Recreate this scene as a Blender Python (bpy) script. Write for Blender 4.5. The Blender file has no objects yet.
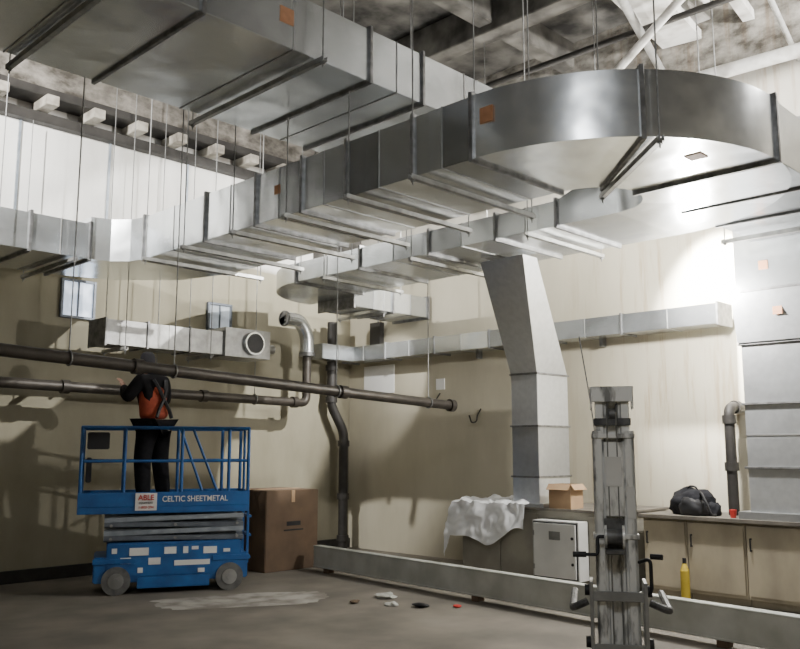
import bpy, bmesh, math, random
from mathutils import Vector, Matrix, noise
random.seed(4)
scn=bpy.context.scene
col=scn.collection
rad=math.radians

# ---------------------------------------------------------------- materials
def mat(name,c1,c2=None,rough=.6,metal=0.,scale=4,stretch=(1,1,1),bump=0.,rand=0.,lo=.35,hi=.65,emit=0.,detail=6,rr=0.,spec=.5,wave=0.):
    m=bpy.data.materials.new(name); m.use_nodes=True
    N=m.node_tree.nodes; L=m.node_tree.links; b=N['Principled BSDF']
    c2=c2 or tuple(x*.8 for x in c1)
    tc=N.new('ShaderNodeTexCoord'); mp=N.new('ShaderNodeMapping'); mp.inputs['Scale'].default_value=stretch
    L.new(tc.outputs['Object'],mp.inputs['Vector'])
    nz=N.new('ShaderNodeTexNoise'); nz.inputs['Scale'].default_value=scale; nz.inputs['Detail'].default_value=detail
    L.new(mp.outputs[0],nz.inputs['Vector'])
    rp=N.new('ShaderNodeValToRGB'); rp.color_ramp.elements[0].position=lo; rp.color_ramp.elements[1].position=hi
    rp.color_ramp.elements[0].color=(*c2,1); rp.color_ramp.elements[1].color=(*c1,1)
    L.new(nz.outputs['Fac'],rp.inputs[0]); out=rp.outputs[0]
    if rand:
        oi=N.new('ShaderNodeObjectInfo'); mr=N.new('ShaderNodeMapRange')
        mr.inputs['To Min'].default_value=1-rand; mr.inputs['To Max'].default_value=1+rand*.6
        L.new(oi.outputs['Random'],mr.inputs['Value'])
        hs=N.new('ShaderNodeHueSaturation'); L.new(mr.outputs[0],hs.inputs['Value']); L.new(out,hs.inputs['Color']); out=hs.outputs[0]
    L.new(out,b.inputs['Base Color'])
    b.inputs['Roughness'].default_value=rough; b.inputs['Metallic'].default_value=metal
    b.inputs['Specular IOR Level'].default_value=spec
    if rr:
        m2=N.new('ShaderNodeMapRange'); m2.inputs['To Min'].default_value=rough-rr; m2.inputs['To Max'].default_value=rough+rr
        L.new(nz.outputs['Fac'],m2.inputs['Value']); L.new(m2.outputs[0],b.inputs['Roughness'])
    if bump or wave:
        bp=N.new('ShaderNodeBump'); bp.inputs['Strength'].default_value=bump or wave; bp.inputs['Distance'].default_value=.02 if bump else .08
        if wave:
            nw=N.new('ShaderNodeTexNoise'); nw.inputs['Scale'].default_value=1.9; nw.inputs['Detail'].default_value=1.5
            L.new(tc.outputs['Object'],nw.inputs['Vector']); L.new(nw.outputs['Fac'],bp.inputs['Height'])
        else: L.new(nz.outputs['Fac'],bp.inputs['Height'])
        L.new(bp.outputs[0],b.inputs['Normal'])
    if emit:
        L.new(out,b.inputs['Emission Color']); b.inputs['Emission Strength'].default_value=emit
    return m

def wallmat(name,bands,stain=.45,scale=.9,stretch=(1,1,.35),lo=.35,hi=.6,soft=.01,streak=0.):
    """painted masonry in horizontal paint bands with damp streaks and grime"""
    m=bpy.data.materials.new(name); m.use_nodes=True
    N=m.node_tree.nodes; L=m.node_tree.links; b=N['Principled BSDF']
    g=N.new('ShaderNodeNewGeometry'); sp=N.new('ShaderNodeSeparateXYZ'); L.new(g.outputs['Position'],sp.inputs[0])
    nd=N.new('ShaderNodeTexNoise'); nd.inputs['Scale'].default_value=1.3; nd.inputs['Detail'].default_value=8; L.new(g.outputs['Position'],nd.inputs['Vector'])
    ad=N.new('ShaderNodeMath'); ad.operation='MULTIPLY_ADD'; L.new(nd.outputs['Fac'],ad.inputs[0]); ad.inputs[1].default_value=.25; L.new(sp.outputs['Z'],ad.inputs[2])
    dv=N.new('ShaderNodeMath'); dv.operation='DIVIDE'; L.new(ad.outputs[0],dv.inputs[0]); dv.inputs[1].default_value=8
    rp=N.new('ShaderNodeValToRGB'); e=rp.color_ramp.elements
    e[0].position=0; e[0].color=(*bands[0][1],1)
    pts=[]
    for i in range(1,len(bands)):
        z,c=bands[i]; pts.append((z/8,bands[i-1][1])); pts.append((z/8+soft,c))
    e[1].position=1; e[1].color=(*bands[-1][1],1)
    for p,c in pts:
        k=e.new(p); k.color=(*c,1)
    L.new(dv.outputs[0],rp.inputs[0]); colr=rp.outputs[0]
    def mul(colr,st,sc,dark,lo,hi,det=10,mask=None):
        mp=N.new('ShaderNodeMapping'); mp.inputs['Scale'].default_value=st; L.new(g.outputs['Position'],mp.inputs[0])
        nz=N.new('ShaderNodeTexNoise'); nz.inputs['Scale'].default_value=sc; nz.inputs['Detail'].default_value=det; nz.inputs['Roughness'].default_value=.62
        L.new(mp.outputs[0],nz.inputs['Vector'])
        r2=N.new('ShaderNodeValToRGB'); r2.color_ramp.elements[0].position=lo; r2.color_ramp.elements[1].position=hi
        r2.color_ramp.elements[0].color=(*dark,1); r2.color_ramp.elements[1].color=(1,1,1,1)
        L.new(nz.outputs['Fac'],r2.inputs[0])
        mx=N.new('ShaderNodeMix'); mx.data_type='RGBA'; mx.blend_type='MULTIPLY'; mx.inputs[0].default_value=1
        if mask is not None: L.new(mask,mx.inputs[0])
        L.new(colr,mx.inputs[6]); L.new(r2.outputs[0],mx.inputs[7]); return mx.outputs[2],nz
    colr,nz=mul(colr,stretch,scale,(1-stain,1-stain*1.03,1-stain*1.1),lo,hi)
    if streak:
        mk_=N.new('ShaderNodeMapRange'); mk_.inputs['From Min'].default_value=7.2; mk_.inputs['From Max'].default_value=5.6; L.new(sp.outputs['Y'],mk_.inputs[0])
        colr,_=mul(colr,(1,1,.09),7.0,(1-streak*.7,1-streak,1-streak*1.25),.36,.48,6,mk_.outputs[0])
    mr=N.new('ShaderNodeMapRange'); mr.inputs['From Min'].default_value=6.35; mr.inputs['From Max'].default_value=6.6; L.new(sp.outputs['Z'],mr.inputs[0])
    so,_=mul(colr,(1,1,1.6),3.0,(.16,.15,.135),.36,.70,15)
    mz=N.new('ShaderNodeMix'); mz.data_type='RGBA'; L.new(mr.outputs[0],mz.inputs[0]); L.new(colr,mz.inputs[6]); L.new(so,mz.inputs[7])
    L.new(mz.outputs[2],b.inputs['Base Color'])
    b.inputs['Roughness'].default_value=.85
    bp=N.new('ShaderNodeBump'); bp.inputs['Strength'].default_value=.25; bp.inputs['Distance'].default_value=.02
    L.new(nz.outputs['Fac'],bp.inputs['Height']); L.new(bp.outputs[0],b.inputs['Normal'])
    return m

GALV=mat('galvanised_steel',(.78,.81,.83),(.71,.74,.76),rough=.25,metal=.88,scale=16,rand=.44,wave=.28)
GALVR=mat('galvanised_riser',(.70,.72,.74),(.63,.65,.67),rough=.28,metal=.7,scale=14,rand=.30,wave=.28)
GALVD=mat('dull_galvanised',(.42,.42,.41),(.30,.30,.29),rough=.5,metal=.6,scale=9,rand=.1)
FLG=mat('flange_steel',(.30,.30,.30),(.17,.17,.17),rough=.5,metal=.7,scale=12)
STRUT=mat('strut_channel',(.46,.46,.44),(.30,.30,.29),rough=.42,metal=.7,scale=10)
ROD=mat('zinc_rod',(.30,.30,.29),(.20,.20,.20),rough=.5,metal=.6,scale=20)
STICK=mat('orange_sticker',(.50,.25,.13),(.42,.20,.10),rough=.7,scale=20)
BLACKP=mat('dark_pipe',(.035,.032,.029),(.02,.018,.016),rough=.6,metal=.1,scale=6,bump=.05)
PIPEB=mat('brown_iron_pipe',(.07,.060,.05),(.04,.034,.028),rough=.45,metal=.35,scale=5)
BLUE=mat('blue_paint',(.02,.12,.36),(.015,.08,.25),rough=.4,scale=5,rr=.08)
LGREY=mat('grey_paint',(.30,.33,.37),(.20,.23,.26),rough=.45,metal=.2,scale=6)
DGREY=mat('dark_grey_arm',(.16,.18,.21),(.10,.115,.14),rough=.45,metal=.3,scale=6)
TYRE=mat('grey_tyre',(.16,.16,.15),(.09,.09,.09),rough=.8,scale=10)
HUB=mat('hub',(.35,.35,.34),(.22,.22,.21),rough=.5,metal=.4)
WHITE=mat('white_label',(.78,.77,.74),(.70,.69,.66),rough=.6)
RED=mat('red_print',(.62,.04,.03),rough=.6)
BLACK=mat('black_plastic',(.018,.018,.02),(.01,.01,.012),rough=.6)
BAGM=mat('grey_black_nylon',(.028,.029,.034),(.014,.014,.017),rough=.85,scale=14,bump=.3,spec=.2)
CARD=mat('cardboard',(.15,.098,.06),(.105,.07,.045),rough=.85,scale=3)
CARD2=mat('cardboard_light',(.46,.31,.18),(.38,.25,.145),rough=.85,scale=4)
CAB=mat('cream_cabinet',(.46,.405,.30),(.30,.265,.20),rough=.6,scale=2.5,detail=10,stretch=(1,1,.5))
CABG=mat('grey_cabinet',(.36,.34,.28),(.24,.225,.19),rough=.6,scale=2,detail=10)
WBOX=mat('white_enamel',(.78,.78,.76),(.62,.62,.60),rough=.45,scale=2)
WLIGHT=mat('painted_wall_light',(.95,.95,.94),(.92,.92,.91),rough=.7,scale=2)
TOP=mat('worktop',(.20,.18,.15),(.11,.10,.085),rough=.6,scale=4)
YEL=mat('yellow_plastic',(.58,.43,.05),(.45,.33,.03),rough=.6)
ALU=mat('aluminium_mast',(.88,.88,.85),(.26,.26,.25),rough=.42,metal=.25,scale=10,stretch=(2,2,.6),rr=.1,lo=.34,hi=.50,detail=12)
MASTD=mat('scuffed_steel',(.20,.20,.195),(.06,.06,.06),rough=.55,metal=.4,scale=12)
BEAMP=mat('pale_beam',(.58,.59,.55),(.42,.43,.39),rough=.5,scale=3,metal=.1)
CONC=mat('dirty_concrete',(.20,.19,.17),(.045,.042,.038),rough=.9,scale=2.2,detail=15,bump=.5,lo=.36,hi=.70)
CEILM=mat('ceiling_concrete',(.20,.19,.172),(.018,.017,.016),rough=.95,scale=1.8,detail=15,bump=.8,lo=.38,hi=.70)
PALE=mat('pale_painted_beam',(.70,.69,.66),(.34,.32,.29),rough=.8,scale=3,detail=13,lo=.32,hi=.56)
CORB=mat('pale_timber',(.46,.43,.37),(.20,.18,.15),rough=.8,scale=5,detail=6)
FLOORM=mat('floor_concrete',(.25,.225,.188),(.125,.113,.095),rough=.8,scale=1.1,detail=15,bump=.12,lo=.34,hi=.70)
FPATCH=mat('painted_floor_light',(.46,.44,.40),(.22,.20,.175),rough=.85,scale=3,detail=14,lo=.38,hi=.60)
SHEET=mat('plastic_sheet',(.93,.94,.96),(.88,.89,.91),rough=.28,scale=5)
SKIN=mat('skin',(.22,.125,.085),rough=.7)
HOOD=mat('black_cloth',(.012,.011,.012),(.008,.008,.009),rough=.95,scale=12,spec=.15)
TROU=mat('dark_trousers',(.016,.016,.019),(.011,.011,.013),rough=.95,scale=12,spec=.15)
VEST=mat('orange_vest',(.42,.075,.03),(.26,.042,.018),rough=.85,scale=8)
WINM=mat('daylight_glass',(.75,.82,.95),(.45,.52,.62),emit=1.6,scale=3,lo=.45,hi=.55)
WIND=mat('dim_glass',(.50,.55,.60),(.30,.33,.36),emit=.7,scale=3)
LAMPM=mat('lamp_lens',(1,.97,.92),(1,.97,.92),emit=60)

# ---------------------------------------------------------------- builders
ROOTS={}
def thing(name,label,cat,loc=(0,0,0),rotz=0.,group=None,local=False):
    e=bpy.data.objects.new(name,None); e.empty_display_size=.15
    M=Matrix.Translation(loc)@Matrix.Rotation(rotz,4,'Z')
    e.location=loc; e.rotation_euler=(0,0,rotz)
    e['label']=label; e['category']=cat
    if group: e['group']=group
    col.objects.link(e); ROOTS[e.name]=(M,local)
    return e
def mk(name,bm,m,parent=None,smooth=False,label=None,cat=None,group=None,kind=None):
    if isinstance(bm,bmesh.types.BMesh):
        bmesh.ops.recalc_face_normals(bm,faces=bm.faces[:])
        me=bpy.data.meshes.new(name); bm.to_mesh(me); bm.free()
    else: me=bm
    me.materials.clear(); me.materials.append(m)
    if smooth:
        for p in me.polygons: p.use_smooth=True
        try: me.set_sharp_from_angle(angle=rad(38))
        except Exception: pass
    ob=bpy.data.objects.new(name,me); col.objects.link(ob)
    if parent is not None:
        ob.parent=parent
        if parent.name in ROOTS:
            M,loc=ROOTS[parent.name]
            if not loc: ob.matrix_parent_inverse=M.inverted()
    if label: ob['label']=label
    if cat: ob['category']=cat
    if group: ob['group']=group
    if kind: ob['kind']=kind
    return ob
def abox(bm,lo,hi,M=None):
    lo=Vector(lo);hi=Vector(hi)
    r=bmesh.ops.create_cube(bm,size=1)['verts']
    T=Matrix.Translation((lo+hi)/2)@Matrix.Diagonal((*(hi-lo),1))
    bmesh.ops.transform(bm,matrix=(M@T if M else T),verts=r)
    return r
def acyl(bm,p0,p1,r0,r1=None,seg=12):
    p0=Vector(p0);p1=Vector(p1); d=p1-p0
    v=bmesh.ops.create_cone(bm,cap_ends=True,segments=seg,radius1=r0,radius2=(r0 if r1 is None else r1),depth=d.length)['verts']
    M=Matrix.Translation((p0+p1)/2)@d.to_track_quat('Z','Y').to_matrix().to_4x4()
    bmesh.ops.transform(bm,matrix=M,verts=v); return v
def box(name,lo,hi,m,parent=None,bevel=.004,**k):
    bm=bmesh.new(); abox(bm,lo,hi)
    if bevel: bmesh.ops.bevel(bm,geom=bm.edges[:],offset=bevel,segments=2,affect='EDGES')
    return mk(name,bm,m,parent,**k)
def boxes(name,lst,m,parent=None,bevel=.003,M=None,**k):
    bm=bmesh.new()
    for lo,hi in lst: abox(bm,lo,hi,M)
    if bevel: bmesh.ops.bevel(bm,geom=bm.edges[:],offset=bevel,segments=1,affect='EDGES')
    return mk(name,bm,m,parent,**k)
def each(name,lst,m,parent,bevel=.003,**k):
    for b in lst: boxes(name,[b],m,parent,bevel,**k)
def cyls(name,lst,m,parent=None,seg=12,**k):
    bm=bmesh.new()
    for c in lst: acyl(bm,c[0],c[1],c[2],c[3] if len(c)>3 else None,seg)
    k.setdefault('smooth',True)
    return mk(name,bm,m,parent,**k)
def ceach(name,lst,m,parent,seg=12,**k):
    for c in lst: cyls(name,[c],m,parent,seg,**k)
def sector(name,c,r0,r1,a0,a1,z0,z1,m,parent,n=14,smooth=True):
    bm=bmesh.new(); P=lambda r,a:(c[0]+r*math.cos(a),c[1]+r*math.sin(a))
    rows=[]
    for a in [rad(a0+(a1-a0)*i/n) for i in range(n+1)]:
        rows.append([bm.verts.new((*P(r,a),z)) for r,z in((r0,z0),(r1,z0),(r1,z1),(r0,z1))])
    for i in range(n):
        for j in range(4): bm.faces.new((rows[i][j],rows[i][(j+1)%4],rows[i+1][(j+1)%4],rows[i+1][j]))
    bm.faces.new(rows[0]); bm.faces.new(rows[-1][::-1])
    return mk(name,bm,m,parent,smooth=smooth)
def rflange(c,r0,r1,a,z0,z1,parent,o=.03,w=.018):
    M=Matrix.Translation((c[0],c[1],0))@Matrix.Rotation(rad(a),4,'Z')
    return boxes('joint_flange',[((r0-o,-w,z0-o),(r1+o,w,z1+o))],FLG,parent,M=M)
def fillet(pts,r,n=6):
    pts=[Vector(p) for p in pts]; out=[pts[0]]
    for i in range(1,len(pts)-1):
        a,b,c=pts[i-1:i+2]; u=(a-b);v=(c-b); q=min(r,u.length*.45,v.length*.45)
        s=b+u.normalized()*q; e=b+v.normalized()*q
        for k in range(n+1):
            t=k/n; out.append((1-t)**2*s+2*t*(1-t)*b+t*t*e)
    out.append(pts[-1]); return out
def tube_bm(bm,pts,r,seg=12):
    pts=[Vector(p) for p in pts]; rings=[]; up=None
    for i,p in enumerate(pts):
        d=(pts[min(i+1,len(pts)-1)]-pts[max(i-1,0)]).normalized()
        if up is None:
            up=Vector((0,0,1)) if abs(d.z)<.9 else Vector((1,0,0))
        up=(up-d*up.dot(d)).normalized(); s=d.cross(up)
        rr=r[i] if isinstance(r,(list,tuple)) else r
        rings.append([bm.verts.new(p+rr*(math.cos(t)*up+math.sin(t)*s)) for t in [2*math.pi*k/seg for k in range(seg)]])
    for a,b in zip(rings,rings[1:]):
        for k in range(seg): bm.faces.new((a[k],a[(k+1)%seg],b[(k+1)%seg],b[k]))
    bm.faces.new(rings[0][::-1]); bm.faces.new(rings[-1])
def tube(name,pts,r,m,parent=None,seg=12,fr=0,**k):
    bm=bmesh.new(); tube_bm(bm,fillet(pts,fr) if fr else pts,r,seg); k.setdefault('smooth',True)
    return mk(name,bm,m,parent,**k)
def text(name,s,size,m,parent,M,label=None,align='LEFT',ext=.002,off=0.):
    cu=bpy.data.curves.new('t','FONT'); cu.body=s; cu.size=size; cu.extrude=ext; cu.align_x=align; cu.offset=off
    t=bpy.data.objects.new('t',cu); col.objects.link(t); bpy.context.view_layer.update()
    me=bpy.data.meshes.new_from_object(t.evaluated_get(bpy.context.evaluated_depsgraph_get()))
    bpy.data.objects.remove(t); me.transform(M); me.name=name
    return mk(name,me,m,parent,label=label)
def skin(name,verts,edges,radii,m,parent,sub=2):
    me=bpy.data.meshes.new('s'); me.from_pydata([tuple(v) for v in verts],edges,[])
    t=bpy.data.objects.new('s',me); col.objects.link(t)
    t.modifiers.new('k','SKIN'); sv=t.data.skin_vertices[0].data
    for i,r in enumerate(radii):
        sv[i].radius=(r,r) if not isinstance(r,tuple) else r
        sv[i].use_root=(i==0)
    sm=t.modifiers.new('u','SUBSURF'); sm.levels=sub; sm.render_levels=sub
    bpy.context.view_layer.update()
    out=bpy.data.meshes.new_from_object(t.evaluated_get(bpy.context.evaluated_depsgraph_get()))
    bpy.data.objects.remove(t); out.name=name
    ob=mk(name,out,m,parent)
    for p in out.polygons: p.use_smooth=True
    return ob

# ---------------------------------------------------------------- room
WL=wallmat('painted_wall_cream',[(0,(.32,.295,.215)),(4.75,(.76,.75,.72)),(6.45,(.32,.295,.26))],stain=.25)
WB=wallmat('painted_wall_back',[(0,(.54,.50,.39)),(5.0,(.60,.57,.50)),(6.4,(.40,.38,.34))],stain=.16,streak=.30)
CEIL=7.7
box('floor',(-4,-4,-.2),(10.6,11.7,0),FLOORM,bevel=0,kind='structure')
box('ceiling',(-4,-4,CEIL),(10.6,11.7,CEIL+.2),CEILM,bevel=0,kind='structure')
box('wall_left',(-4,11.5,0),(10.4,11.7,CEIL),WL,bevel=0,kind='structure')
box('wall_back',(10.4,-4,0),(10.6,11.7,CEIL),WB,bevel=0,kind='structure')
box('wall_right',(-4,-4.2,0),(10.6,-4,CEIL),WB,bevel=0,kind='structure')
box('wall_front',(-4.2,-4,0),(-4,11.7,CEIL),WB,bevel=0,kind='structure')
box('baseboard_left',(-4,11.45,0),(10.4,11.5,.16),BLACKP,bevel=.005,kind='structure')
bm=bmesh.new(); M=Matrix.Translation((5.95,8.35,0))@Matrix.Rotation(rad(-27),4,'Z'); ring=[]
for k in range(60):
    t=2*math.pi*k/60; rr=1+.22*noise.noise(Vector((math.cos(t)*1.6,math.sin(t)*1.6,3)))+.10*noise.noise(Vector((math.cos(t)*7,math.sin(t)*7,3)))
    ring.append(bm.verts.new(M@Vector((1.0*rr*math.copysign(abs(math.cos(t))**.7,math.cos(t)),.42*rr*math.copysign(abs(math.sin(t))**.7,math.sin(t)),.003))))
bm.faces.new(ring); mk('trim_90',bm,FPATCH,kind='structure')  # pale slab painted in for light reflecting off the floor
def window(n,x0,x1,z0,z1,gm):
    e=bpy.data.objects.new('window_%d'%n,None); e.location=((x0+x1)/2,11.5,z0); e['kind']='structure'; col.objects.link(e)
    ROOTS[e.name]=(Matrix.Translation(e.location),False)
    w=.035
    boxes('frame',[((x0,11.44,z0),(x0+w,11.5,z1)),((x1-w,11.44,z0),(x1,11.5,z1)),((x0+w,11.44,z0),(x1-w,11.5,z0+w)),((x0+w,11.44,z1-w),(x1-w,11.5,z1)),(((x0+x1)/2-.012,11.45,z0+w),((x0+x1)/2+.012,11.5,z1-w))],DGREY,e)
    box('pane',(x0+w,11.47,z0+w),(x1-w,11.495,z1-w),gm,e,bevel=0)
window(1,5.0,5.5,3.5,4.05,WINM)
window(2,7.35,7.8,3.55,4.0,WIND)
n=1
for y in (0.6,2.6,4.6,6.7,8.8,10.6):
    box('trim_%d'%n,(-4,y-.12,CEIL-.40),(10.4,y+.12,CEIL),PALE if n in(2,3) else CONC,bevel=.01,kind='structure'); n+=1
for x in (2.0,5.6,8.6):
    box('trim_%d'%n,(x-.15,-4,CEIL-.5),(x+.15,11.5,CEIL-.02),CONC,bevel=.01,kind='structure'); n+=1
for y,w_ in ((3.6,.07),(4.5,.26)):
    bm=bmesh.new(); M=Matrix.Translation((8.2,y,6.95))@Matrix.Rotation(rad(10),4,'Z')@Matrix.Rotation(rad(-5),4,'Y'); abox(bm,(-2.2,-w_,-.06),(2.2,w_,.06),M)
    mk('trim_%d'%n,bm,PALE,kind='structure'); n+=1
box('trim_%d'%n,(-4,11.1,6.42),(9.3,11.5,6.54),BLACKP,bevel=.01,kind='structure'); n+=1
box('trim_%d'%n,(-4,11.34,6.14),(9.3,11.5,6.28),BLACKP,bevel=.01,kind='structure'); n+=1
for i in range(9):
    x=3.2+i*.66
    box('corbel_block',(x-.06,11.0,6.282),(x+.11,11.49,6.418),CORB,bevel=.006,label='pale square-cut block under the dark ledge high on the wall',cat='bracket',group='blocks under the wall ledge')
box('trim_%d'%n,(9.5,11.2,4.6),(10.38,11.5,CEIL-.02),CONC,bevel=.01,kind='structure'); n+=1
for x in (3.0,4.3,5.6,6.9,8.2):
    box('trim_%d'%n,(x,11.47,4.75),(x+.03,11.5,6.14),LGREY,bevel=0,kind='structure'); n+=1

# ---------------------------------------------------------------- ducts
def sticker(p,parent,face='x',s=.09):
    x,y,z=p
    if face=='x': b=((x-.006,y-s,z-s),(x+.002,y+s,z+s))
    elif face=='y': b=((x-s,y-.006,z-s),(x+s,y+.002,z+s))
    else: b=((x-s,y-s,z-.006),(x+s,y+s,z+.002))
    box('sticker',b[0],b[1],STICK,parent,bevel=0)
def straight(parent,axis,joints,c0,c1,z0,z1,o=.028,w=.018,m=GALV,ends=True,sub=1):
    for a,b in zip(joints,joints[1:]):
        lo,hi=min(a,b),max(a,b); q=(lo+hi)/2; t=.006; g=.006
        parts=((lo,q),(q,hi)) if hi-lo>.6 else ((lo,hi),)
        for l2,h2 in parts:
            if axis=='x': box('duct_section',(l2,c0,z0),(h2,c1,z1),m,parent,bevel=.005)
            else: box('duct_section',(c0,l2,z0),(c1,h2,z1),m,parent,bevel=.005)
        if hi-lo>.6:
            if axis=='x': box('standing_seam',(q-t,c0-g,z0-g),(q+t,c1+g,z1+g),GALVD,parent,bevel=.002)
            else: box('standing_seam',(c0-g,q-t,z0-g),(c1+g,q+t,z1+g),GALVD,parent,bevel=.002)
    for i,a in enumerate(joints):
        if not ends and i in(0,len(joints)-1): continue
        if axis=='x': box('joint_flange',(a-w,c0-o,z0-o),(a+w,c1+o,z1+o),FLG,parent,bevel=.004)
        else: box('joint_flange',(c0-o,a-w,z0-o),(c1+o,a+w,z1+o),FLG,parent,bevel=.004)
def loft(name,a,b,m,parent):
    bm=bmesh.new(); A_=[bm.verts.new(p) for p in a]; B_=[bm.verts.new(p) for p in b]
    bm.faces.new(A_[::-1]); bm.faces.new(B_)
    for i in range(4): bm.faces.new((A_[i],A_[(i+1)%4],B_[(i+1)%4],B_[i]))
    return mk(name,bm,m,parent)
rect=lambda x0,x1,y0,y1,z:[(x0,y0,z),(x1,y0,z),(x1,y1,z),(x0,y1,z)]
Z0,Z1=4.0,4.53; ZC=4.27
D=thing('supply_duct','large galvanised rectangular duct run with sweeping U-bend hung from rods','duct',(6.8,4.2,Z0))
straight(D,'y',[4.2,4.85,5.7,6.35,7.1,8.05,9.4],5.1,6.35,Z0,Z1)
c=(6.83,4.2)
for a0,a1 in ((180,225),(225,270),(270,315),(315,360)): sector('duct_elbow',c,.48,1.73,a0,a1,Z0,Z1,GALV,D)
for a in (225,270): rflange(c,.48,1.73,a,Z0,Z1,D)
loft('reducer_section',[(7.31,4.2,Z0),(8.56,4.2,Z0),(8.56,4.2,Z1),(7.31,4.2,Z1)],[(7.31,4.9,Z0),(8.56,4.9,Z0),(8.56,4.9,ZC),(7.31,4.9,ZC)],GALV,D)
straight(D,'y',[4.9,5.7,6.7,7.9,9.2],7.31,8.56,Z0,ZC)
e0=(8.66,9.2)
for a0,a1 in ((135,180),(90,135)): sector('duct_elbow',e0,.10,1.35,a0,a1,Z0,ZC,GALV,D,n=10)
straight(D,'x',[8.66,9.5,10.33],9.5,10.3,Z0-.14,ZC-.08)
for a0,a1 in ((0,30),(30,60),(60,90)): sector('duct_elbow',(4.63,9.4),.47,1.72,a0,a1,Z0,Z1,GALV,D,n=1,smooth=False)
straight(D,'x',[4.63,3.9,2.9,1.7,.5,-1],9.87,11.12,Z0,Z1-.09)
for a,b in ((6.95,7.75),(7.75,8.5),(8.5,9.3)): box('duct_section',(a,2.475,Z0+.008),(b,3.72,Z1-.008),GALV,D,bevel=.004)
for a in (7.75,8.5,9.3): box('joint_flange',(a-.016,2.45,Z0-.016),(a+.016,3.74,Z1+.012),FLG,D)
sticker((5.1,4.05,4.33),D,'x',.065); sticker((5.1,6.75,4.3),D,'x',.045)
sticker((3.3,9.87,4.2),D,'y',.06); sticker((6.3,2.9,Z0),D,'z',.07)

A=thing('supply_duct','very wide galvanised overhead duct running beneath the ceiling','duct',(3.3,6.2,5.0))
straight(A,'x',[-2,.2,1.7,3.3,5.05,5.75,7.0],5.35,7.12,5.0,5.5)
sticker((4.1,5.35,5.27),A,'y',.07)

R=thing('duct_riser','galvanised riser duct with slanted offset dropping from the overhead duct','duct',(9.5,6.7,.97))
loft('offset_section',rect(9.15,9.85,6.5,6.92,2.68),rect(8.02,8.3,5.86,6.5,3.97),GALVR,R)
for z0,z1 in ((.99,1.35),(1.35,2.0),(2.0,2.68)): box('duct_section',(9.15,6.5,z0),(9.85,6.92,z1),GALVR,R)
for z in (2.0,2.68,1.35): box('joint_flange',(9.13,6.48,z-.012),(9.87,6.94,z+.012),FLG,R)
box('base_flange',(9.11,6.42,.97),(9.93,7.0,1.02),GALVR,R)

R=thing('duct_riser','large galvanised vertical duct standing on the worktop by the rear wall','duct',(9.9,3.7,.94))
for z0,z1 in ((.98,1.5),(1.5,2.2),(2.2,2.86)): box('duct_section',(9.55,3.2,z0),(10.25,3.98,z1),GALVR,R)
for z in (1.5,2.2,2.87): box('joint_flange',(9.52,3.17,z-.012),(10.28,4.01,z+.012),FLG,R)
box('standing_seam',(9.544,3.2,1.85),(10.25,3.985,1.862),GALVD,R,bevel=0)
loft('elbow_section',rect(9.50,10.3,3.0,4.0,2.885),rect(9.34,10.33,2.5,3.98,3.42),GALVR,R)
box('joint_flange',(9.31,2.48,3.42),(10.35,4.00,3.445),FLG,R)
box('plenum',(9.34,2.4,3.445),(10.33,3.92,4.52),GALV,R)
box('base_flange',(9.5,3.1,.94),(10.3,4.1,1.02),GALVR,R)
sticker((9.34,3.6,3.7),R,'x',.05); sticker((9.40,3.5,3.2),R,'x',.05)

W=thing('branch_duct','slim galvanised duct running along the rear wall','duct',(10.1,7.5,3.2))
straight(W,'y',[11.15,10.1,9.0,7.9,6.8,5.7,4.4],9.92,10.3,3.2,3.45,o=.018,w=.012)
straight(W,'x',[9.2,9.92],10.85,11.15,3.2,3.45,o=.018,w=.012,ends=False)
box('wall_bracket',(10.28,8.4,3.1),(10.39,8.45,3.5),FLG,W); box('wall_bracket',(10.28,6.2,3.1),(10.39,6.25,3.5),FLG,W)

Fu=thing('inline_fan','galvanised inline fan box with round inlet hung beside the painted wall','fan',(6.6,10.6,3.03))
straight(Fu,'x',[5.15,5.75,6.4,6.95],10.4,10.85,3.05,3.38,o=.02,w=.012,m=GALVD)
box('fan_housing',(6.95,10.35,3.03),(7.75,10.9,3.45),GALVD,Fu)
cyls('inlet_collar',[((7.42,10.27,3.24),(7.42,10.36,3.24),.17)],GALV,Fu,seg=24)
cyls('inlet_mouth',[((7.42,10.262,3.24),(7.42,10.28,3.24),.145)],BLACK,Fu,seg=24)
cyls('motor',[((7.85,10.62,3.22),(7.75,10.62,3.22),.12),((8.0,10.62,3.22),(7.85,10.62,3.22),.07)],GALVD,Fu,seg=16)

S=thing('exhaust_elbow','silver round duct with swan-neck bends in the room corner','duct',(8.9,10.9,3.3))
tube('elbow_duct',[(8.45,10.95,3.80),(8.80,10.95,3.80),(8.95,10.95,3.55),(8.95,10.95,3.25)],.115,GALV,S,seg=20,fr=.2)
ceach('collar',[((8.45,10.95,3.80),(8.49,10.95,3.80),.13),((8.95,10.95,3.22),(8.95,10.95,3.28),.13)],FLG,S,seg=20)

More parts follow.
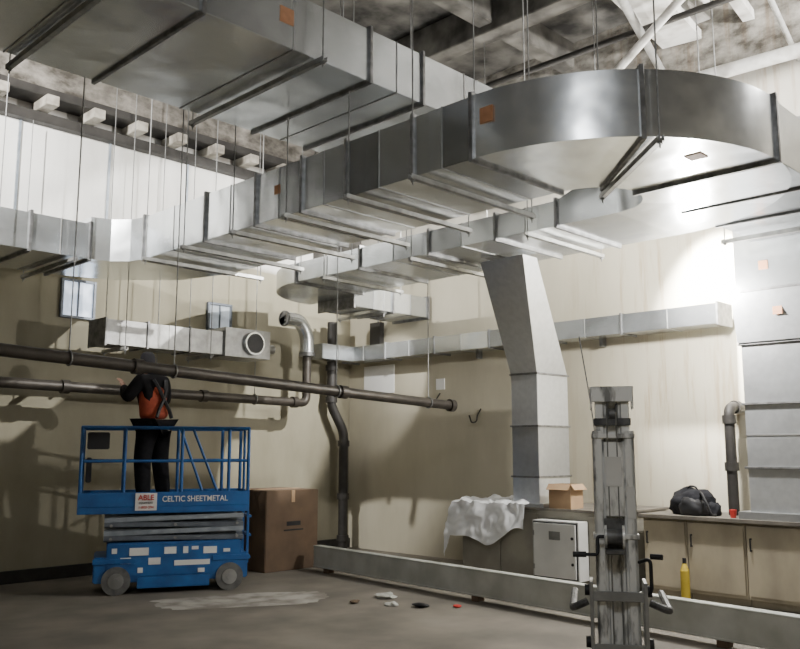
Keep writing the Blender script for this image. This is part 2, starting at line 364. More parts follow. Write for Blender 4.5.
# ---------------------------------------------------------------- pipes
def pipe_run(name,label,pts,r,m,joints,cat='pipe',fr=.12):
    e=thing(name,label,cat,pts[0]); tube('pipe_body',pts,r,m,e,seg=16,fr=fr)
    for p,d in joints:
        p=Vector(p); d=Vector(d).normalized()*.05
        cyls('coupling',[(p-d,p+d,r*1.3)],m,e,seg=16)
    return e
u1=Vector((8.85,7.7,2.29)); ud=(Vector((-2.0,8.3,2.86))-u1).normalized(); u0=u1+ud*((-3.98-u1.x)/ud.x); ud=-ud
pu=lambda X:u0+ud*((X-u0.x)/ud.x)
e=pipe_run('sprinkler_pipe','thick dark brown pipe slung on rod hangers across the room',[u0,u1],.062,PIPEB,[(pu(1.6),ud),(pu(4.3),ud),(pu(6.95),ud)])
cyls('end_cap',[(u1-ud*.06,u1+ud*.02,.085)],PIPEB,e,seg=16)
pipe_run('sprinkler_pipe','dark brown pipe along the painted wall turning up at its end',[(-3.98,10.95,2.65),(8.95,10.95,2.45),(8.95,10.95,3.22)],.07,PIPEB,[((4.9,10.95,2.51),(1,0,0)),((8.7,10.95,2.455),(1,0,0)),((7.0,10.95,2.48),(1,0,0))])
pipe_run('drain_pipe','black cast-iron drain pipe with offset bend in the room corner',[(9.75,11.25,3.9),(9.75,11.25,2.45),(10.0,11.2,2.0),(10.0,11.2,.0)],.08,BLACKP,[((9.75,11.25,2.55),(0,0,1)),((9.75,11.25,3.1),(0,0,1)),((10.0,11.2,1.8),(0,0,1)),((10.0,11.2,.9),(0,0,1)),((10,11.2,.2),(0,0,1))])
pipe_run('drain_pipe','dark standpipe with elbow at its top beside the riser duct',[(10.36,4.36,2.2),(10.0,4.36,2.2),(10.0,4.36,.94)],.062,BLACKP,[((10.0,4.36,2.05),(0,0,1)),((10.0,4.36,1.5),(0,0,1)),((10.2,4.36,2.2),(1,0,0))],fr=.12)
pipe_run('ceiling_pipe','grey conduit crossing below the ceiling',[(2.5,2.9,6.7),(9.8,4.9,6.5)],.05,GALVD,[((6.0,3.86,6.604),(7.3,2,-.2))],fr=0)
pipe_run('ceiling_pipe','pale pipe slung under the ceiling beams',[(9.6,-1,6.0),(9.4,6.5,6.15)],.08,PALE,[((9.55,1.0,6.04),(-.2,7.5,.15))],fr=0)
pipe_run('ceiling_pipe','dark conduit under the ceiling',[(8.9,-1,6.6),(8.7,8.0,6.6)],.04,BLACKP,[],fr=0)
pipe_run('ceiling_pipe','silver pipe running beneath the ceiling',[(4.0,2.2,6.3),(10.3,3.4,6.35)],.03,GALVD,[],fr=0)
pipe_run('ceiling_pipe','pale pipe sloping across the ceiling bay',[(6.6,1.2,6.9),(10.3,7.2,6.0)],.05,PALE,[],fr=0)
pipe_run('ceiling_pipe','thin dark conduit beside the overhead duct',[(2.0,8.0,6.9),(10.3,8.3,6.7)],.03,BLACKP,[],fr=0)
pipe_run('ceiling_pipe','thin grey conduit under the soot-stained ceiling',[(7.4,-1,6.9),(7.3,5.2,6.9)],.025,GALVD,[],fr=0)
pipe_run('ceiling_pipe','thin grey conduit parallel to the rear wall',[(10.0,-1,5.5),(10.0,8.6,5.5)],.025,GALVD,[],fr=0)
pipe_run('ceiling_pipe','thin dark conduit crossing the ceiling bay',[(5.0,.5,6.8),(10.3,2.9,7.0)],.03,BLACKP,[],fr=0)
pipe_run('ceiling_pipe','grey cable tray pipe below the ceiling',[(6.2,-1,6.5),(6.1,5.0,6.5)],.045,GALVD,[],fr=0)
tube('hanging_cable',[(9.7,6.2,3.18),(9.72,6.05,2.2),(9.6,5.9,1.5),(9.45,5.6,1.1),(9.4,5.5,.98)],.008,BLACK,fr=.5,seg=6,label='thin black cable drooping down beside the riser duct',cat='cable')

# ---------------------------------------------------------------- hangers
def trapeze(p0,p1,z,top=CEIL-.02,label='galvanised strut trapeze on two threaded rods carrying the duct',r=.0065):
    a=Vector((*p0,0));b=Vector((*p1,0)); d=(b-a); L_=d.length; ang=math.atan2(d.y,d.x)
    e=thing('trapeze_hanger',label,'hanger',((p0[0]+p1[0])/2,(p0[1]+p1[1])/2,z),group='duct trapeze hangers')
    M=Matrix.Translation((*p0,z))@Matrix.Rotation(ang,4,'Z')
    boxes('strut',[((0,-.022,-.045),(L_,-.018,0)),((0,.018,-.045),(L_,.022,0)),((0,-.022,-.045),(L_,.022,-.041))],STRUT,e,bevel=0,M=M)
    for t in (.035,L_-.035):
        q=a+d.normalized()*t
        cyls('threaded_rod',[((q.x,q.y,z-.09),(q.x,q.y,top),r),((q.x,q.y,z-.06),(q.x,q.y,z-.045),.02)],ROD,e,seg=8)
for y in (4.75,5.55,6.45,7.35,8.3,9.15): trapeze((4.95,y),(6.7,y),Z0-.031,top=4.95 if 5.2<y<7.2 else CEIL-.02)
for y in (5.2,6.9,8.5): trapeze((7.18,y),(8.7,y),Z0-.031)
for x in (1.0,2.3,3.5,4.4): trapeze((x,9.72),(x,11.3),Z0-.031,top=6.1 if x>3 else CEIL-.02)
for x in (.9,2.6,4.4,6.4): trapeze((x,5.2),(x,7.28),4.969)
q=lambda r,a:(c[0]+r*math.cos(rad(a)),c[1]+r*math.sin(rad(a)))
trapeze(q(1.85,228),q(.36,228),Z0-.031)
trapeze((9.0,2.35),(9.0,3.90),Z0-.031)
trapeze((9.2,9.36),(9.2,10.45),Z0-.172)
for x in (5.4,6.7): trapeze((x,10.3),(x,10.95),3.029)
def clevis(p,r,top=CEIL-.02):
    e=thing('pipe_hanger','steel loop hanger on a threaded rod holding the pipe','hanger',p,group='pipe hangers')
    x,y,z=p; pts=[(x,y+(r+.008)*math.cos(t),z+(r+.008)*math.sin(t)) for t in [2*math.pi*k/20 for k in range(21)]]
    tube('loop',pts,.009,ROD,e,seg=6); cyls('threaded_rod',[((x,y,z+r+.01),(x,y,top),.0065)],ROD,e,seg=8)
for X in (1.4,3.6,4.7,6.85,8.4): clevis(tuple(pu(X)),.062,3.98 if X in(8.4,) else CEIL-.02)
for X in (3.2,6.2,7.9): clevis((X,10.93,2.65-(X+3.98)*.2/12.93),.07,3.98 if X==3.2 else CEIL-.02)

# ---------------------------------------------------------------- scissor lift (local frame, x along length, -y near side)
LA=rad(-27)
L_=thing('scissor_lift','blue scissor lift with guard rails standing beside the painted wall','lift',(5.82,9.69,0),LA,local=True)
def lb(name,lo,hi,m,parent=L_,bevel=.01,**k): return box(name,lo,hi,m,parent,bevel=bevel,**k)
bm=bmesh.new()
abox(bm,(-.92,-.36,.14),(.88,.36,.44)); abox(bm,(-.78,-.37,.20),(.80,.37,.60))
bmesh.ops.bevel(bm,geom=bm.edges[:],offset=.015,segments=2,affect='EDGES')
ch=mk('chassis',bm,BLUE,L_)
each('pothole_guard',[((-.42,-.375,.07),(.42,-.34,.2)),((-.42,.34,.07),(.42,.375,.2))],BLUE,ch)
each('fender',[((-.93,-.38,.36),(-.45,-.30,.42)),((.45,-.38,.36),(.90,-.30,.42))],BLUE,ch)
for x in (-.66,.66):
    for s in (-1,1):
        w=cyls('wheel',[((x,s*.27,.165),(x,s*.385,.165),.165)],TYRE,L_,seg=28)
        cyls('hub',[((x,s*.38,.165),(x,s*.395,.165),.09),((x,s*.39,.165),(x,s*.405,.165),.035)],HUB,w,seg=18)
for i in range(4):
    z=.645+i*.078
    for s in (-.33,-.24,.24,.33):
        sg=1 if (abs(s)>.3)^(i%2) else -1
        bm=bmesh.new(); M=Matrix.Translation((0,s,z))@Matrix.Rotation(rad(1.0*sg),4,'Y')
        abox(bm,(-.82,-.022,-.028),(.82,.022,.028),M); bmesh.ops.bevel(bm,geom=bm.edges[:],offset=.004,segments=1,affect='EDGES')
        mk('scissor_arm',bm,LGREY if i%2 else DGREY,L_)
ceach('pivot_pin',[((x,-.365,z),(x,.365,z),.018) for x in (-.74,0,.74) for z in (.645,.801)],HUB,L_)
pl=boxes('platform',[((-1.13,-.38,.94),(.88,.38,1.02)),((-1.13,-.385,1.02),(.88,-.36,1.19)),((-1.13,.36,1.02),(.88,.385,1.19)),((-1.13,-.38,1.02),(-1.11,.38,1.19)),((.86,-.38,1.02),(.88,.38,1.19))],BLUE,L_,bevel=.004)
text('lettering','CELTIC SHEETMETAL',.095,WHITE,pl,Matrix.Translation((-.17,-.390,1.075))@Matrix.Rotation(rad(90),4,'X')@Matrix.Diagonal((.88,1,1,1)),label='white painted company lettering',ext=.003,off=.001)
sg=lb('company_sign',(-.48,-.398,.975),(-.23,-.386,1.18),WHITE,pl,bevel=.002,label='white plate with red printing')
text('lettering','ABLE',.09,RED,sg,Matrix.Translation((-.355,-.403,1.098))@Matrix.Rotation(rad(90),4,'X')@Matrix.Diagonal((.92,1,1,1)),align='CENTER',ext=.003,off=.001)
text('lettering','EQUIPMENT',.031,BLACK,sg,Matrix.Translation((-.355,-.402,1.055))@Matrix.Rotation(rad(90),4,'X'),align='CENTER')
text('lettering','1-800-394',.043,RED,sg,Matrix.Translation((-.355,-.402,.998))@Matrix.Rotation(rad(90),4,'X'),align='CENTER')
lst=[];r=.021; zt=1.96; zm=1.56
for s in (-.36,.36):
    for x in (-1.11,-.62,.05,.62,.86): lst.append(((x,s,1.0),(x,s,zt),r))
    lst.append(((-1.11,s,zt),(.86,s,zt),r)); lst.append(((-1.11,s,zm),(.86,s,zm),r*.85))
for x in (-1.11,.86):
    lst.append(((x,-.36,zt),(x,.36,zt),r)); lst.append(((x,-.36,zm),(x,.36,zm),r*.85)); lst.append(((x,0,1.0),(x,0,zt),r*.8))
lst+= [((.02,-.36,zt),(.30,-.36,1.2),r*.8),((.17,-.36,zt),(.48,-.36,1.2),r*.8)]
cyls('guard_rail',lst,BLUE,L_,seg=10)
lb('control_box',(-1.05,-.46,1.70),(-.80,-.38,1.9),BLACK,L_); lb('manual_holder',(-1.06,-.1,1.3),(-1.0,.2,1.6),BLACK,L_)
each('warning_decal',[((-.52,-.378,.45),(-.30,-.372,.54)),((-.12,-.378,.46),(.02,-.372,.54)),((.34,-.378,.45),(.50,-.372,.53)),((-.62,-.378,.36),(-.50,-.372,.43)),((.0,-.378,.32),(.42,-.372,.38)),((-.30,-.378,.34),(-.16,-.372,.42)),((.58,-.378,.46),(.66,-.372,.5)),((.1,-.378,.46),(.16,-.372,.54)),((.2,-.378,.5),(.28,-.372,.54)),((-.42,-.378,.25),(-.36,-.372,.31)),((.28,-.378,.23),(.36,-.372,.28)),((-.72,-.378,.48),(-.66,-.372,.54))],WHITE,ch,bevel=0)
each('ladder_rung',[((.89,-.2,z),(.94,.2,z+.03)) for z in (.35,.62,.85)]+[((.88,-.22,.3),(.91,-.19,.93)),((.88,.19,.3),(.91,.22,.93))],BLUE,L_)
lb('power_pack',(-.5,.3,.2),(.5,.375,.55),BLACK,L_)

# ---------------------------------------------------------------- person on lift
SC=1.10
P=Vector((5.54,9.76,1.022)); fd=Vector((-.30,.954,0)); rd=Vector((.954,.30,0))
def pj(r,f,z):
    f=f+max(0,z-.9)*.13
    return P+(rd*r+fd*f+Vector((0,0,z)))*SC
pe=thing('person','person in black hoodie and orange vest, reaching up toward the pipe','person',tuple(P))
V=[];E=[];Rr=[]
def ad(p,r,par=None):
    V.append(pj(*p));Rr.append(r); i=len(V)-1
    if par is not None: E.append((par,i))
    return i
pel=ad((0,0,.93),(.15,.10)); sp=ad((0,.01,1.1),(.13,.09),pel); chs=ad((0,.0,1.3),(.15,.10),sp); nb=ad((0,.02,1.44),.07,chs); nk=ad((0,.04,1.51),.055,nb)
h1=ad((0,.06,1.59),(.07,.085),nk); h2=ad((0,.06,1.66),(.076,.09),h1); h3=ad((0,.055,1.73),.05,h2)
ad((0,.165,1.61),.014,h1)
def hand(w,dirf,side,par):
    pal=ad(tuple(Vector(w)+Vector(dirf)*.05),(.034,.018),par)
    base=Vector(w)+Vector(dirf)*.09
    for k,(o,l) in enumerate(((-.03,.065),(-.01,.075),(.01,.07),(.03,.055))):
        a=ad(tuple(base+Vector((o,0,0))),.009,pal); b=ad(tuple(base+Vector((o,0,0))+Vector(dirf)*l*.5+Vector((0,0,-.005))),.0085,a)
        ad(tuple(base+Vector((o,0,0))+Vector(dirf)*l*.85+Vector((0,.0,-.03))),.007,b)
    t=ad(tuple(Vector(w)+Vector(dirf)*.04+Vector((-side*.045,0,-.01))),.01,pal); ad(tuple(Vector(w)+Vector(dirf)*.075+Vector((-side*.06,0,-.02))),.008,t)
LE=(-.29,.12,1.18); LW=(-.14,.30,1.34); RE=(.31,.08,1.16); RW=(.18,.28,1.26)
sh=ad((-.18,0,1.39),.06,chs); el=ad(LE,.045,sh); wr=ad(LW,.03,el); hand(LW,Vector((0.15,.65,.72)).normalized(),-1,wr)
sh=ad((.18,0,1.39),.06,chs); el=ad(RE,.045,sh); wr=ad(RW,.03,el); hand(RW,Vector((-.2,.7,.6)).normalized(),1,wr)
for s in (-1,1):
    hp=ad((s*.1,0,.87),.09,pel); kn=ad((s*.14,.03,.50),.058,hp); an=ad((s*.16,-.03,.10),.04,kn); ad((s*.18,.12,.04),.035,an)
skin('body',V,E,Rr,SKIN,pe)
def garment(name,pts,ed,rr,m): return skin(name,[pj(*p) for p in pts],ed,rr,m,pe)
mid=lambda a,b,t:tuple(a[i]*(1-t)+b[i]*t for i in range(3))
garment('hoodie',[(0,0,.90),(0,.01,1.1),(0,0,1.3),(0,.02,1.44),(-.18,0,1.39),LE,mid(LE,LW,.95),(.18,0,1.39),RE,mid(RE,RW,.95)],
  [(0,1),(1,2),(2,3),(2,4),(4,5),(5,6),(2,7),(7,8),(8,9)],[(.20,.14),(.19,.13),(.20,.135),.10,.105,.085,.052,.105,.085,.052],HOOD)
garment('trousers',[(0,0,.95),(-.1,0,.87),(-.14,.03,.50),(-.16,-.03,.09),(.1,0,.87),(.14,.03,.50),(.16,-.03,.09)],
  [(0,1),(1,2),(2,3),(0,4),(4,5),(5,6)],[(.195,.15),.145,.11,.092,.145,.11,.092],TROU)
garment('safety_vest',[(0,0,.93),(0,0,1.04),(0,.005,1.16),(0,.005,1.27),(0,.01,1.37)],[(0,1),(1,2),(2,3),(3,4)],[(.225,.155),(.22,.15),(.215,.15),(.215,.148),(.15,.11)],VEST)
for s in (-1,1):
    tube('harness_strap',[pj(s*.10,-.12,1.40),pj(s*.06,-.155,1.30),pj(0,-.162,1.18),pj(-s*.08,-.158,1.06),pj(-s*.12,-.15,.97)],.024,BLACK,pe,seg=6)
garment('hood',[(0,.03,1.50),(0,.045,1.60),(0,.045,1.68),(0,.03,1.745)],[(0,1),(1,2),(2,3)],[.09,(.10,.10),(.10,.10),.06],HOOD)
for s in (-1,1):
    garment('boot',[(s*.16,-.07,.05),(s*.165,0,.05),(s*.18,.15,.045),(s*.16,-.03,.16)],[(0,1),(1,2),(1,3)],[.045,.05,.042,.055],BLACK)

# ---------------------------------------------------------------- cartons, cabinets
cb=thing('cardboard_carton','tall brown cardboard carton with printed panel standing on the floor','box',(7.85,10.4,0))
box('carton_body',(7.4,9.9,0),(8.35,10.8,1.12),CARD,cb,bevel=.01)
each('packing_tape',[((7.4,10.33,1.12),(8.35,10.39,1.123)),((7.85,9.896,0.95),(7.91,9.9,1.12))],CARD2,cb,bevel=0)
each('printed_mark',[((7.72,9.896,.55),(8.07,9.9,.57)),((7.77,9.896,.62),(8.02,9.9,.68))],BLACK,cb,bevel=0)

ys=[2.7,3.35,4.04,4.72,5.27]
for i in range(4):
    y0,y1=ys[i]+.004,ys[i+1]-.004
    cbn=thing('base_cabinet','cream floor cabinet with plain doors under the worktop','cabinet',(9.9,(y0+y1)/2,0),group='cream base cabinets')
    boxes('body',[((9.52,y0,.08),(10.36,y1,.9)),((9.58,y0,0),(10.36,y1,.08))],CAB,cbn)
    d=box('door',(9.495,y0+.015,.12),(9.52,y1-.015,.87),CAB,cbn)
    boxes('handle',[((9.465,y1-.07,.6),(9.475,y1-.055,.74)),((9.475,y1-.07,.6),(9.495,y1-.055,.615)),((9.475,y1-.07,.725),(9.495,y1-.055,.74))],BLACK,d,bevel=0)
box('worktop',(9.44,2.68,.9),(10.38,5.3,.94),TOP,label='dark worktop running over the cream cabinets',cat='worktop')
g=thing('equipment_cabinet','grey metal equipment cabinet beneath the riser duct','cabinet',(9.7,6.2,0))
box('body',(9.1,5.4,0),(10.35,7.75,.94),CABG,g); box('top_panel',(9.06,5.36,.94),(10.37,7.79,.97),TOP,g)
for y0,y1 in ((5.43,5.75),(6.5,7.07),(7.1,7.7)): box('door',(9.08,y0,.1),(9.1,y1,.9),CABG,g)
wb=thing('electrical_box','white enamel electrical enclosure fixed before the grey cabinet','box',(8.95,6.1,.15))
box('body',(8.87,5.76,.15),(9.08,6.42,.84),WBOX,wb,bevel=.004)
box('gasket',(8.860,5.775,.165),(8.872,6.405,.825),BLACK,wb,bevel=0)
dd=box('door',(8.842,5.79,.18),(8.862,6.39,.81),WBOX,wb,bevel=.003)
each('hinge',[((8.838,6.375,z),(8.862,6.40,z+.06)) for z in (.26,.66)],HUB,dd)
ceach('latch',[((8.832,5.83,z),(8.845,5.83,z),.018) for z in (.35,.65)],BLACK,dd); box('rating_plate',(8.838,6.0,.62),(8.843,6.16,.72),HUB,dd,bevel=0)
t=thing('cardboard_box','open light brown cardboard box on the grey cabinet','box',(9.27,6.15,.97))
x0,x1,y0,y1,z0,z1=9.12,9.40,6.02,6.34,.97,1.27
boxes('carton_body',[((x0,y0,z0),(x1,y1,z0+.01)),((x0,y0,z0),(x0+.01,y1,z1)),((x1-.01,y0,z0),(x1,y1,z1)),((x0,y0,z0),(x1,y0+.01,z1)),((x0,y1-.01,z0),(x1,y1,z1))],CARD2,t,bevel=0)
bm=bmesh.new(); M=Matrix.Translation((x0,0,z1))@Matrix.Rotation(rad(-50),4,'Y'); abox(bm,(-.09,y0,-.003),(0,y1,.003),M); mk('flap',bm,CARD2,t)
bm=bmesh.new(); M=Matrix.Translation((0,y0,z1))@Matrix.Rotation(rad(50),4,'X'); abox(bm,(x0,-.09,-.003),(x1,0,.003),M); mk('flap',bm,CARD2,t)
# plastic sheet over the cabinet end
bm=bmesh.new(); nx,ny=60,90; grid=[]
for i in range(nx+1):
    row=[]; s=i/nx*1.25
    f=min(1,max(0,(s-.62)/.12)); ya=7.06*(1-f)+6.62*f
    for j in range(ny+1):
        y=ya+(8.10-ya)*j/ny; top=.995
        if s<.78: p=Vector((9.84-s,y,top))
        else:
            q_=s-.78; ln=.62+.12*math.sin(y*2.6+1)+.25*noise.noise(Vector((y*2.3,0,7)))
            p=Vector((9.05-.05-q_*.10,y,top-q_*ln*1.35))
        if y>7.80:
            k=y-7.80; p.y=7.83+k*.4; p.z-=k*1.1
        rg=abs(noise.noise(p*4.5))*.09+abs(noise.noise(p*10))*.035
        nn=noise.noise_vector(p*4)*.04
        p+=Vector((-rg*.7 if s>.78 else 0,abs(nn.y) if y>7.8 else 0,rg if s<.80 else 0))
        row.append(bm.verts.new(p))
    grid.append(row)
for i in range(nx):
    for j in range(ny): bm.faces.new((grid[i][j],grid[i+1][j],grid[i+1][j+1],grid[i][j+1]))
mk('plastic_sheet',bm,SHEET,smooth=True,label='crumpled white plastic sheet draped over the cabinet end',cat='sheet')
# backpack
bg=thing('backpack','grey and black backpack slumped on the worktop','bag',(9.75,4.72,.94))
def blob(name,cx,cy,cz,sx,sy,sz,m,seed,par,flat=-.6,zmin=.942):
    bm=bmesh.new(); bmesh.ops.create_uvsphere(bm,u_segments=32,v_segments=20,radius=1)
    for v in bm.verts:
        p=v.co.copy(); p=Vector([math.copysign(abs(a)**.8,a) for a in p]); nn=noise.noise(p*1.8+Vector((seed,0,0)))*.22+noise.noise(p*5+Vector((seed,3,0)))*.07
        p*=1+nn
        v.co=Vector((cx+p.x*sx,cy+p.y*sy,max(zmin,cz+p.z*sz)))
    return mk(name,bm,m,par,smooth=True)
blob('bag_body',9.76,4.74,1.05,.17,.25,.19,BAGM,1,bg)
blob('front_pocket',9.62,4.68,1.022,.08,.16,.12,BLACK,5,bg)
blob('side_pocket',9.74,4.49,1.002,.09,.08,.09,BAGM,9,bg)
tube('shoulder_strap',[(9.66,4.6,1.16),(9.56,4.55,1.22),(9.5,4.46,1.1),(9.52,4.42,.965),(9.6,4.40,.958)],.014,BLACK,bg,fr=.06)
tube('carry_handle',[(9.74,4.66,1.18),(9.72,4.68,1.27),(9.72,4.78,1.27),(9.74,4.80,1.18)],.012,BLACK,bg,fr=.05)
cyls('paper_cup',[((9.6,4.2,.94),(9.6,4.2,1.03),.03,.04)],RED,label='small red cup on the worktop beside the bag',cat='cup')
yl=thing('spray_bottle','yellow bottle standing against the cream cabinet','bottle',(9.38,4.7,0))
cyls('bottle_body',[((9.38,4.7,0),(9.38,4.7,.34),.05),((9.38,4.7,.34),(9.38,4.7,.42),.05,.02)],YEL,yl,seg=16); cyls('nozzle',[((9.38,4.7,.42),(9.38,4.7,.48),.02)],BLACK,yl)

# ---------------------------------------------------------------- long floor beam
p0=Vector((8.08,9.6,0)); p1=Vector((7.24,.4,0)); d=p1-p0; ang=math.atan2(d.y,d.x); BL=d.length
bmn=thing('steel_beam','long pale painted steel channel lying on timber blocks','beam',tuple(p0),ang,local=True)
boxes('channel',[((0,-.052,.07),(BL,-.040,.345)),((0,-.06,.335),(BL,.06,.355)),((0,-.06,.06),(BL,.06,.08))],BEAMP,bmn,bevel=.004)
each('stiffener',[((x,-.045,.08),(x+.015,.055,.335)) for x in (.02,BL*.5,BL-.04)],BEAMP,bmn,bevel=0)
for tt in (.3,3.2,6.2,8.9):
    q0=p0+d.normalized()*tt; box('timber_block',(q0.x-.06,q0.y-.05,0),(q0.x+.06,q0.y+.05,.06),CARD,label='short timber block propping the steel beam',cat='block',group='blocks under the beam')

# ---------------------------------------------------------------- material lift mast
ml=thing('duct_lift','portable aluminium mast lift with winch and handles','lift',(4.25,2.52,0),rad(-58),local=True)
each('outer_mast_rail',[((-.112,-.06,.08),(-.094,.06,1.80)),((.094,-.06,.08),(.112,.06,1.80)),((-.112,.04,.08),(.112,.06,1.80)),((-.112,-.06,.08),(-.060,-.045,1.80)),((.060,-.06,.08),(.112,-.045,1.80))],ALU,ml)
each('inner_mast_rail',[((-.092,-.035,.12),(-.077,.035,2.0)),((.077,-.035,.12),(.092,.035,2.0)),((-.092,.02,.12),(.092,.035,2.0)),((-.092,-.04,.12),(-.047,-.03,2.0)),((.047,-.04,.12),(.092,-.03,2.0))],ALU,ml)
boxes('core_mast',[((-.045,-.028,.15),(-.03,.015,2.0)),((.03,-.028,.15),(.045,.015,2.0)),((-.045,0,.15),(.045,.015,2.0))],ALU,ml)
boxes('top_plate',[((-.118,-.065,2.025),(.118,.06,2.045)),((-.116,-.065,1.92),(-.106,.06,2.03)),((.106,-.065,1.92),(.116,.06,2.03)),((-.116,-.065,1.96),(.116,-.058,2.03))],ALU,ml)
boxes('head_bracket',[((-.1,-.055,1.83),(.1,-.048,1.87)),((-.03,-.06,1.83),(-.02,-.0,1.95)),((.02,-.06,1.83),(.03,.0,1.95))],MASTD,ml)
ceach('pulley',[((-.018,-.03,1.89),(.018,-.03,1.89),.035)],MASTD,ml,seg=20)
ceach('lift_cable',[((.02,-.066,.6),(.02,-.066,1.9),.004),((-.03,-.066,.5),(-.03,-.066,1.88),.004)],ROD,ml,seg=6)
each('mast_collar',[((-.116,-.068,1.76),(.116,.07,1.785)),((-.122,-.070,1.22),(.122,.07,1.245))],ALU,ml)
boxes('front_cover',[((-.050,-.064,1.34),(.050,-.058,1.74))],ALU,ml)
each('instruction_label',[((-.045,-.07,1.50),(.04,-.0645,1.66)),((.066,-.066,1.33),(.106,-.0605,1.5))],WHITE,ml,bevel=0)
cyls('winch_drum',[((-.05,-.14,1.24),(.03,-.14,1.24),.04)],MASTD,ml,seg=24)
cyls('winch_flange',[((-.062,-.14,1.24),(-.05,-.14,1.24),.06)],ALU,ml,seg=24); cyls('winch_flange',[((.03,-.14,1.24),(.042,-.14,1.24),.06)],ALU,ml,seg=24)
boxes('winch_bracket',[((-.06,-.17,1.15),(.04,-.06,1.175)),((-.06,-.09,1.15),(.04,-.06,1.33))],MASTD,ml)
tube('winch_handle',[(-.065,-.14,1.24),(-.10,-.14,1.24),(-.10,-.18,1.15),(-.17,-.18,1.15)],.009,BLACK,ml,fr=.02)
ceach('hand_grip',[((-.16,-.18,1.15),(-.23,-.18,1.15),.015),((.17,-.12,1.14),(.23,-.14,1.14),.015)],BLACK,ml)
tube('push_handle',[(.11,-.05,1.1),(.17,-.12,1.13),(.17,-.12,.95),(.11,-.05,.92)],.010,BLACK,ml,fr=.04)
boxes('carriage',[((-.14,-.10,.62),(.14,-.08,.68)),((-.14,-.10,.90),(.14,-.08,.95)),((-.15,-.12,.55),(-.130,.08,1.0)),((.130,-.12,.55),(.15,.08,1.0))],GALVD,ml)
ceach('roller',[((-.175,-.05,z),(-.15,-.05,z),.03) for z in (.68,.95)]+[((.15,-.05,z),(.175,-.05,z),.03) for z in (.68,.95)],BLACK,ml,seg=16)
tube('fork',[(-.16,-.1,.9),(-.24,-.1,.86),(-.24,.5,.86)],.02,MASTD,ml,seg=8,fr=.04); tube('fork',[(.16,-.1,.9),(.26,-.1,.86),(.26,.5,.86)],.02,MASTD,ml,seg=8,fr=.04)
each('base_frame',[((-.28,-.2,.08),(.28,.2,.16)),((-.28,.1,.08),(-.2,1.3,.15)),((.2,.1,.08),(.28,1.3,.15))],LGREY,ml)
for x in (-.24,.24):
    for y in (-.15,1.25): cyls('caster',[((x-.02,y,.045),(x+.02,y,.045),.045)],BLACK,ml,seg=16)

# ---------------------------------------------------------------- wall bits
def hook(y,z):
    tube('wall_hook',[(10.39,y,z+.1),(10.3,y,z),(10.28,y,z-.1),(10.22,y+.05,z-.12),(10.2,y+.08,z)],.012,BLACKP,fr=.04,label='dark iron hook fixed on the rear wall',cat='hook',group='wall hooks')
hook(9.3,2.5); hook(8.45,2.22)
box('wall_light_patch',(10.385,10.35,2.66),(10.399,11.1,3.15),WLIGHT,bevel=0,label='square white patch standing in for sunlight on the rear wall',cat='panel')  # patch of sunlight on the wall, put in as a white panel
box('wall_light_patch',(10.385,9.2,2.66),(10.399,9.38,2.84),WLIGHT,bevel=0,label='small white patch standing in for sunlight on the rear wall',cat='panel')  # smaller patch of light, likewise painted as a flat white panel
jb=thing('junction_box','small dark electrical box on the rear wall near the corner','electrical box',(10.35,10.7,3.5))
box('box_body',(10.28,10.6,3.5),(10.39,10.85,3.9),BLACKP,jb); cyls('conduit',[((10.34,10.7,3.9),(10.34,10.7,5.5),.015)],ROD,jb)
for i,(x,y,s,m_,lab,ct) in enumerate(((7.2,7.3,.11,BEAMP,'crumpled pale paper scrap on the floor','paper'),(6.9,6.9,.07,BEAMP,'crumpled pale paper scrap on the floor','paper'),(7.3,6.3,.04,RED,'small red offcut on the floor','debris'),(7.05,6.6,.08,BLACK,'dark rag on the floor','rag'),(6.7,7.3,.06,CARD,'torn cardboard scrap on the floor','cardboard'))):
    bm=bmesh.new(); bmesh.ops.create_icosphere(bm,subdivisions=3,radius=s)
    for v in bm.verts:
        nn=noise.noise(v.co*14+Vector((i*7,0,0)))
        v.co=v.co*(1+nn*.6); v.co.z=max(v.co.z*.35,-.02)+.02; v.co+=Vector((x,y,0))
    mk(('paper_scrap','paper_scrap','plastic_offcut','rag','cardboard_scrap')[i],bm,m_,label=lab,cat=ct)

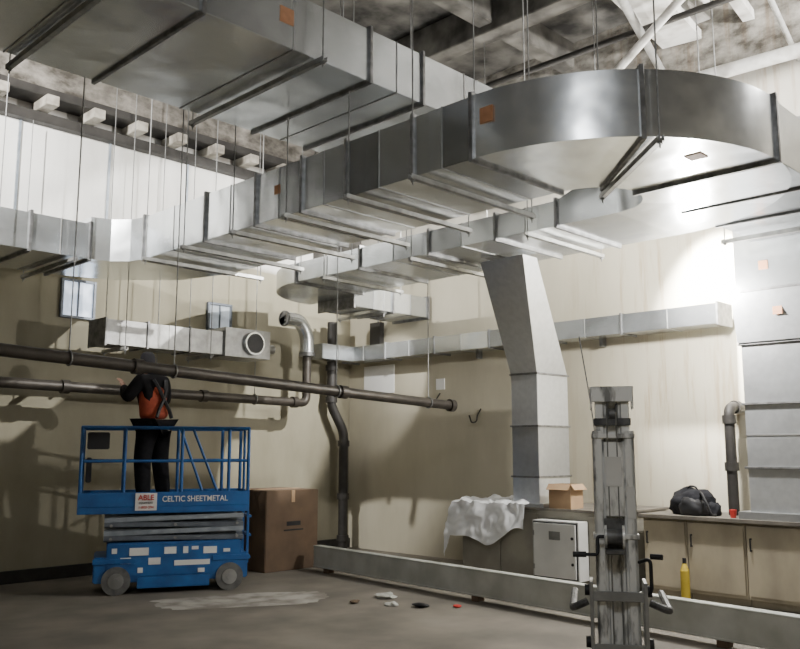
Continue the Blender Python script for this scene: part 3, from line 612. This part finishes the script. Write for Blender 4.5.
# ---------------------------------------------------------------- lights
def work_light(loc,aim,lab):
    e=thing('work_light',lab,'lamp',loc)
    d=(Vector(aim)-Vector(loc)).normalized(); M=Matrix.Translation(loc)@d.to_track_quat('-Z','Y').to_matrix().to_4x4()
    boxes('lamp_housing',[((-.14,-.1,.0),(.14,.1,.07))],GALVD,e,M=M); boxes('lamp_lens',[((-.13,-.09,-.012),(.13,.09,0))],LAMPM,e,M=M,bevel=0)
    cyls('suspension_rod',[((loc[0],loc[1],loc[2]+.05),(loc[0],loc[1],CEIL-.001),.008)],ROD,e,seg=8)
def point(loc,w,r=.15,c=(1,.97,.92)):
    l=bpy.data.lights.new('lamp','POINT'); l.energy=w; l.shadow_soft_size=r; l.color=c
    o=bpy.data.objects.new('lamp_light',l); o.location=loc; col.objects.link(o); return o
def spot(loc,aim,w,ang,r=.1,blend=.3,c=(1,.98,.94)):
    l=bpy.data.lights.new('lamp','SPOT'); l.energy=w; l.shadow_soft_size=r; l.color=c; l.spot_size=rad(ang); l.spot_blend=blend
    o=bpy.data.objects.new('lamp_light',l); o.location=loc; col.objects.link(o)
    o.rotation_euler=(Vector(aim)-Vector(loc)).to_track_quat('-Z','Y').to_euler(); return o
def area(loc,aim,w,s,c=(1,.98,.94)):
    l=bpy.data.lights.new('lamp','AREA'); l.energy=w; l.size=s; l.color=c
    o=bpy.data.objects.new('lamp_light',l); o.location=loc; col.objects.link(o)
    o.rotation_euler=(Vector(aim)-Vector(loc)).to_track_quat('-Z','Y').to_euler(); return o
work_light((9.15,4.12,5.0),(10.4,4.6,3.3),'floodlight hanging by the rear wall, switched on')
spot((9.3,4.4,4.85),(10.4,4.55,3.6),7000,58,.06,.7)
point((8.95,4.2,3.4),560,.06)
spot((8.8,.6,5.7),(9.4,5.2,7.3),3200,85,.15,.5)
point((9.0,1.0,6.0),260,.2)
point((9.4,6.4,5.4),80,.12)
spot((9.2,5.6,5.9),(7.4,11.5,3.4),2900,52,.03,.2)
spot((1.2,8.6,6.3),(6.0,11.5,5.4),3000,72,.04)
spot((8.9,9.1,3.7),(10.4,10.4,2.85),170,48,.015,.5)  # added spot without a fixture, brightens the white corner patch
area((-1.8,-1.0,6.2),(6.0,6.0,5.2),150,1.2,(.96,.98,1))  # unseen soft fill added behind the camera
wd=bpy.data.worlds.new('World'); scn.world=wd; wd.use_nodes=True
wd.node_tree.nodes['Background'].inputs[0].default_value=(.6,.65,.7,1); wd.node_tree.nodes['Background'].inputs[1].default_value=.05

# ---------------------------------------------------------------- camera
cam=bpy.data.cameras.new('Camera'); cam.sensor_width=36; cam.lens=38.5; cam.clip_end=100
co=bpy.data.objects.new('Camera',cam); co.location=(0,0,1.7); co.rotation_euler=(rad(98.3),0,rad(-45.5)); col.objects.link(co)
scn.camera=co
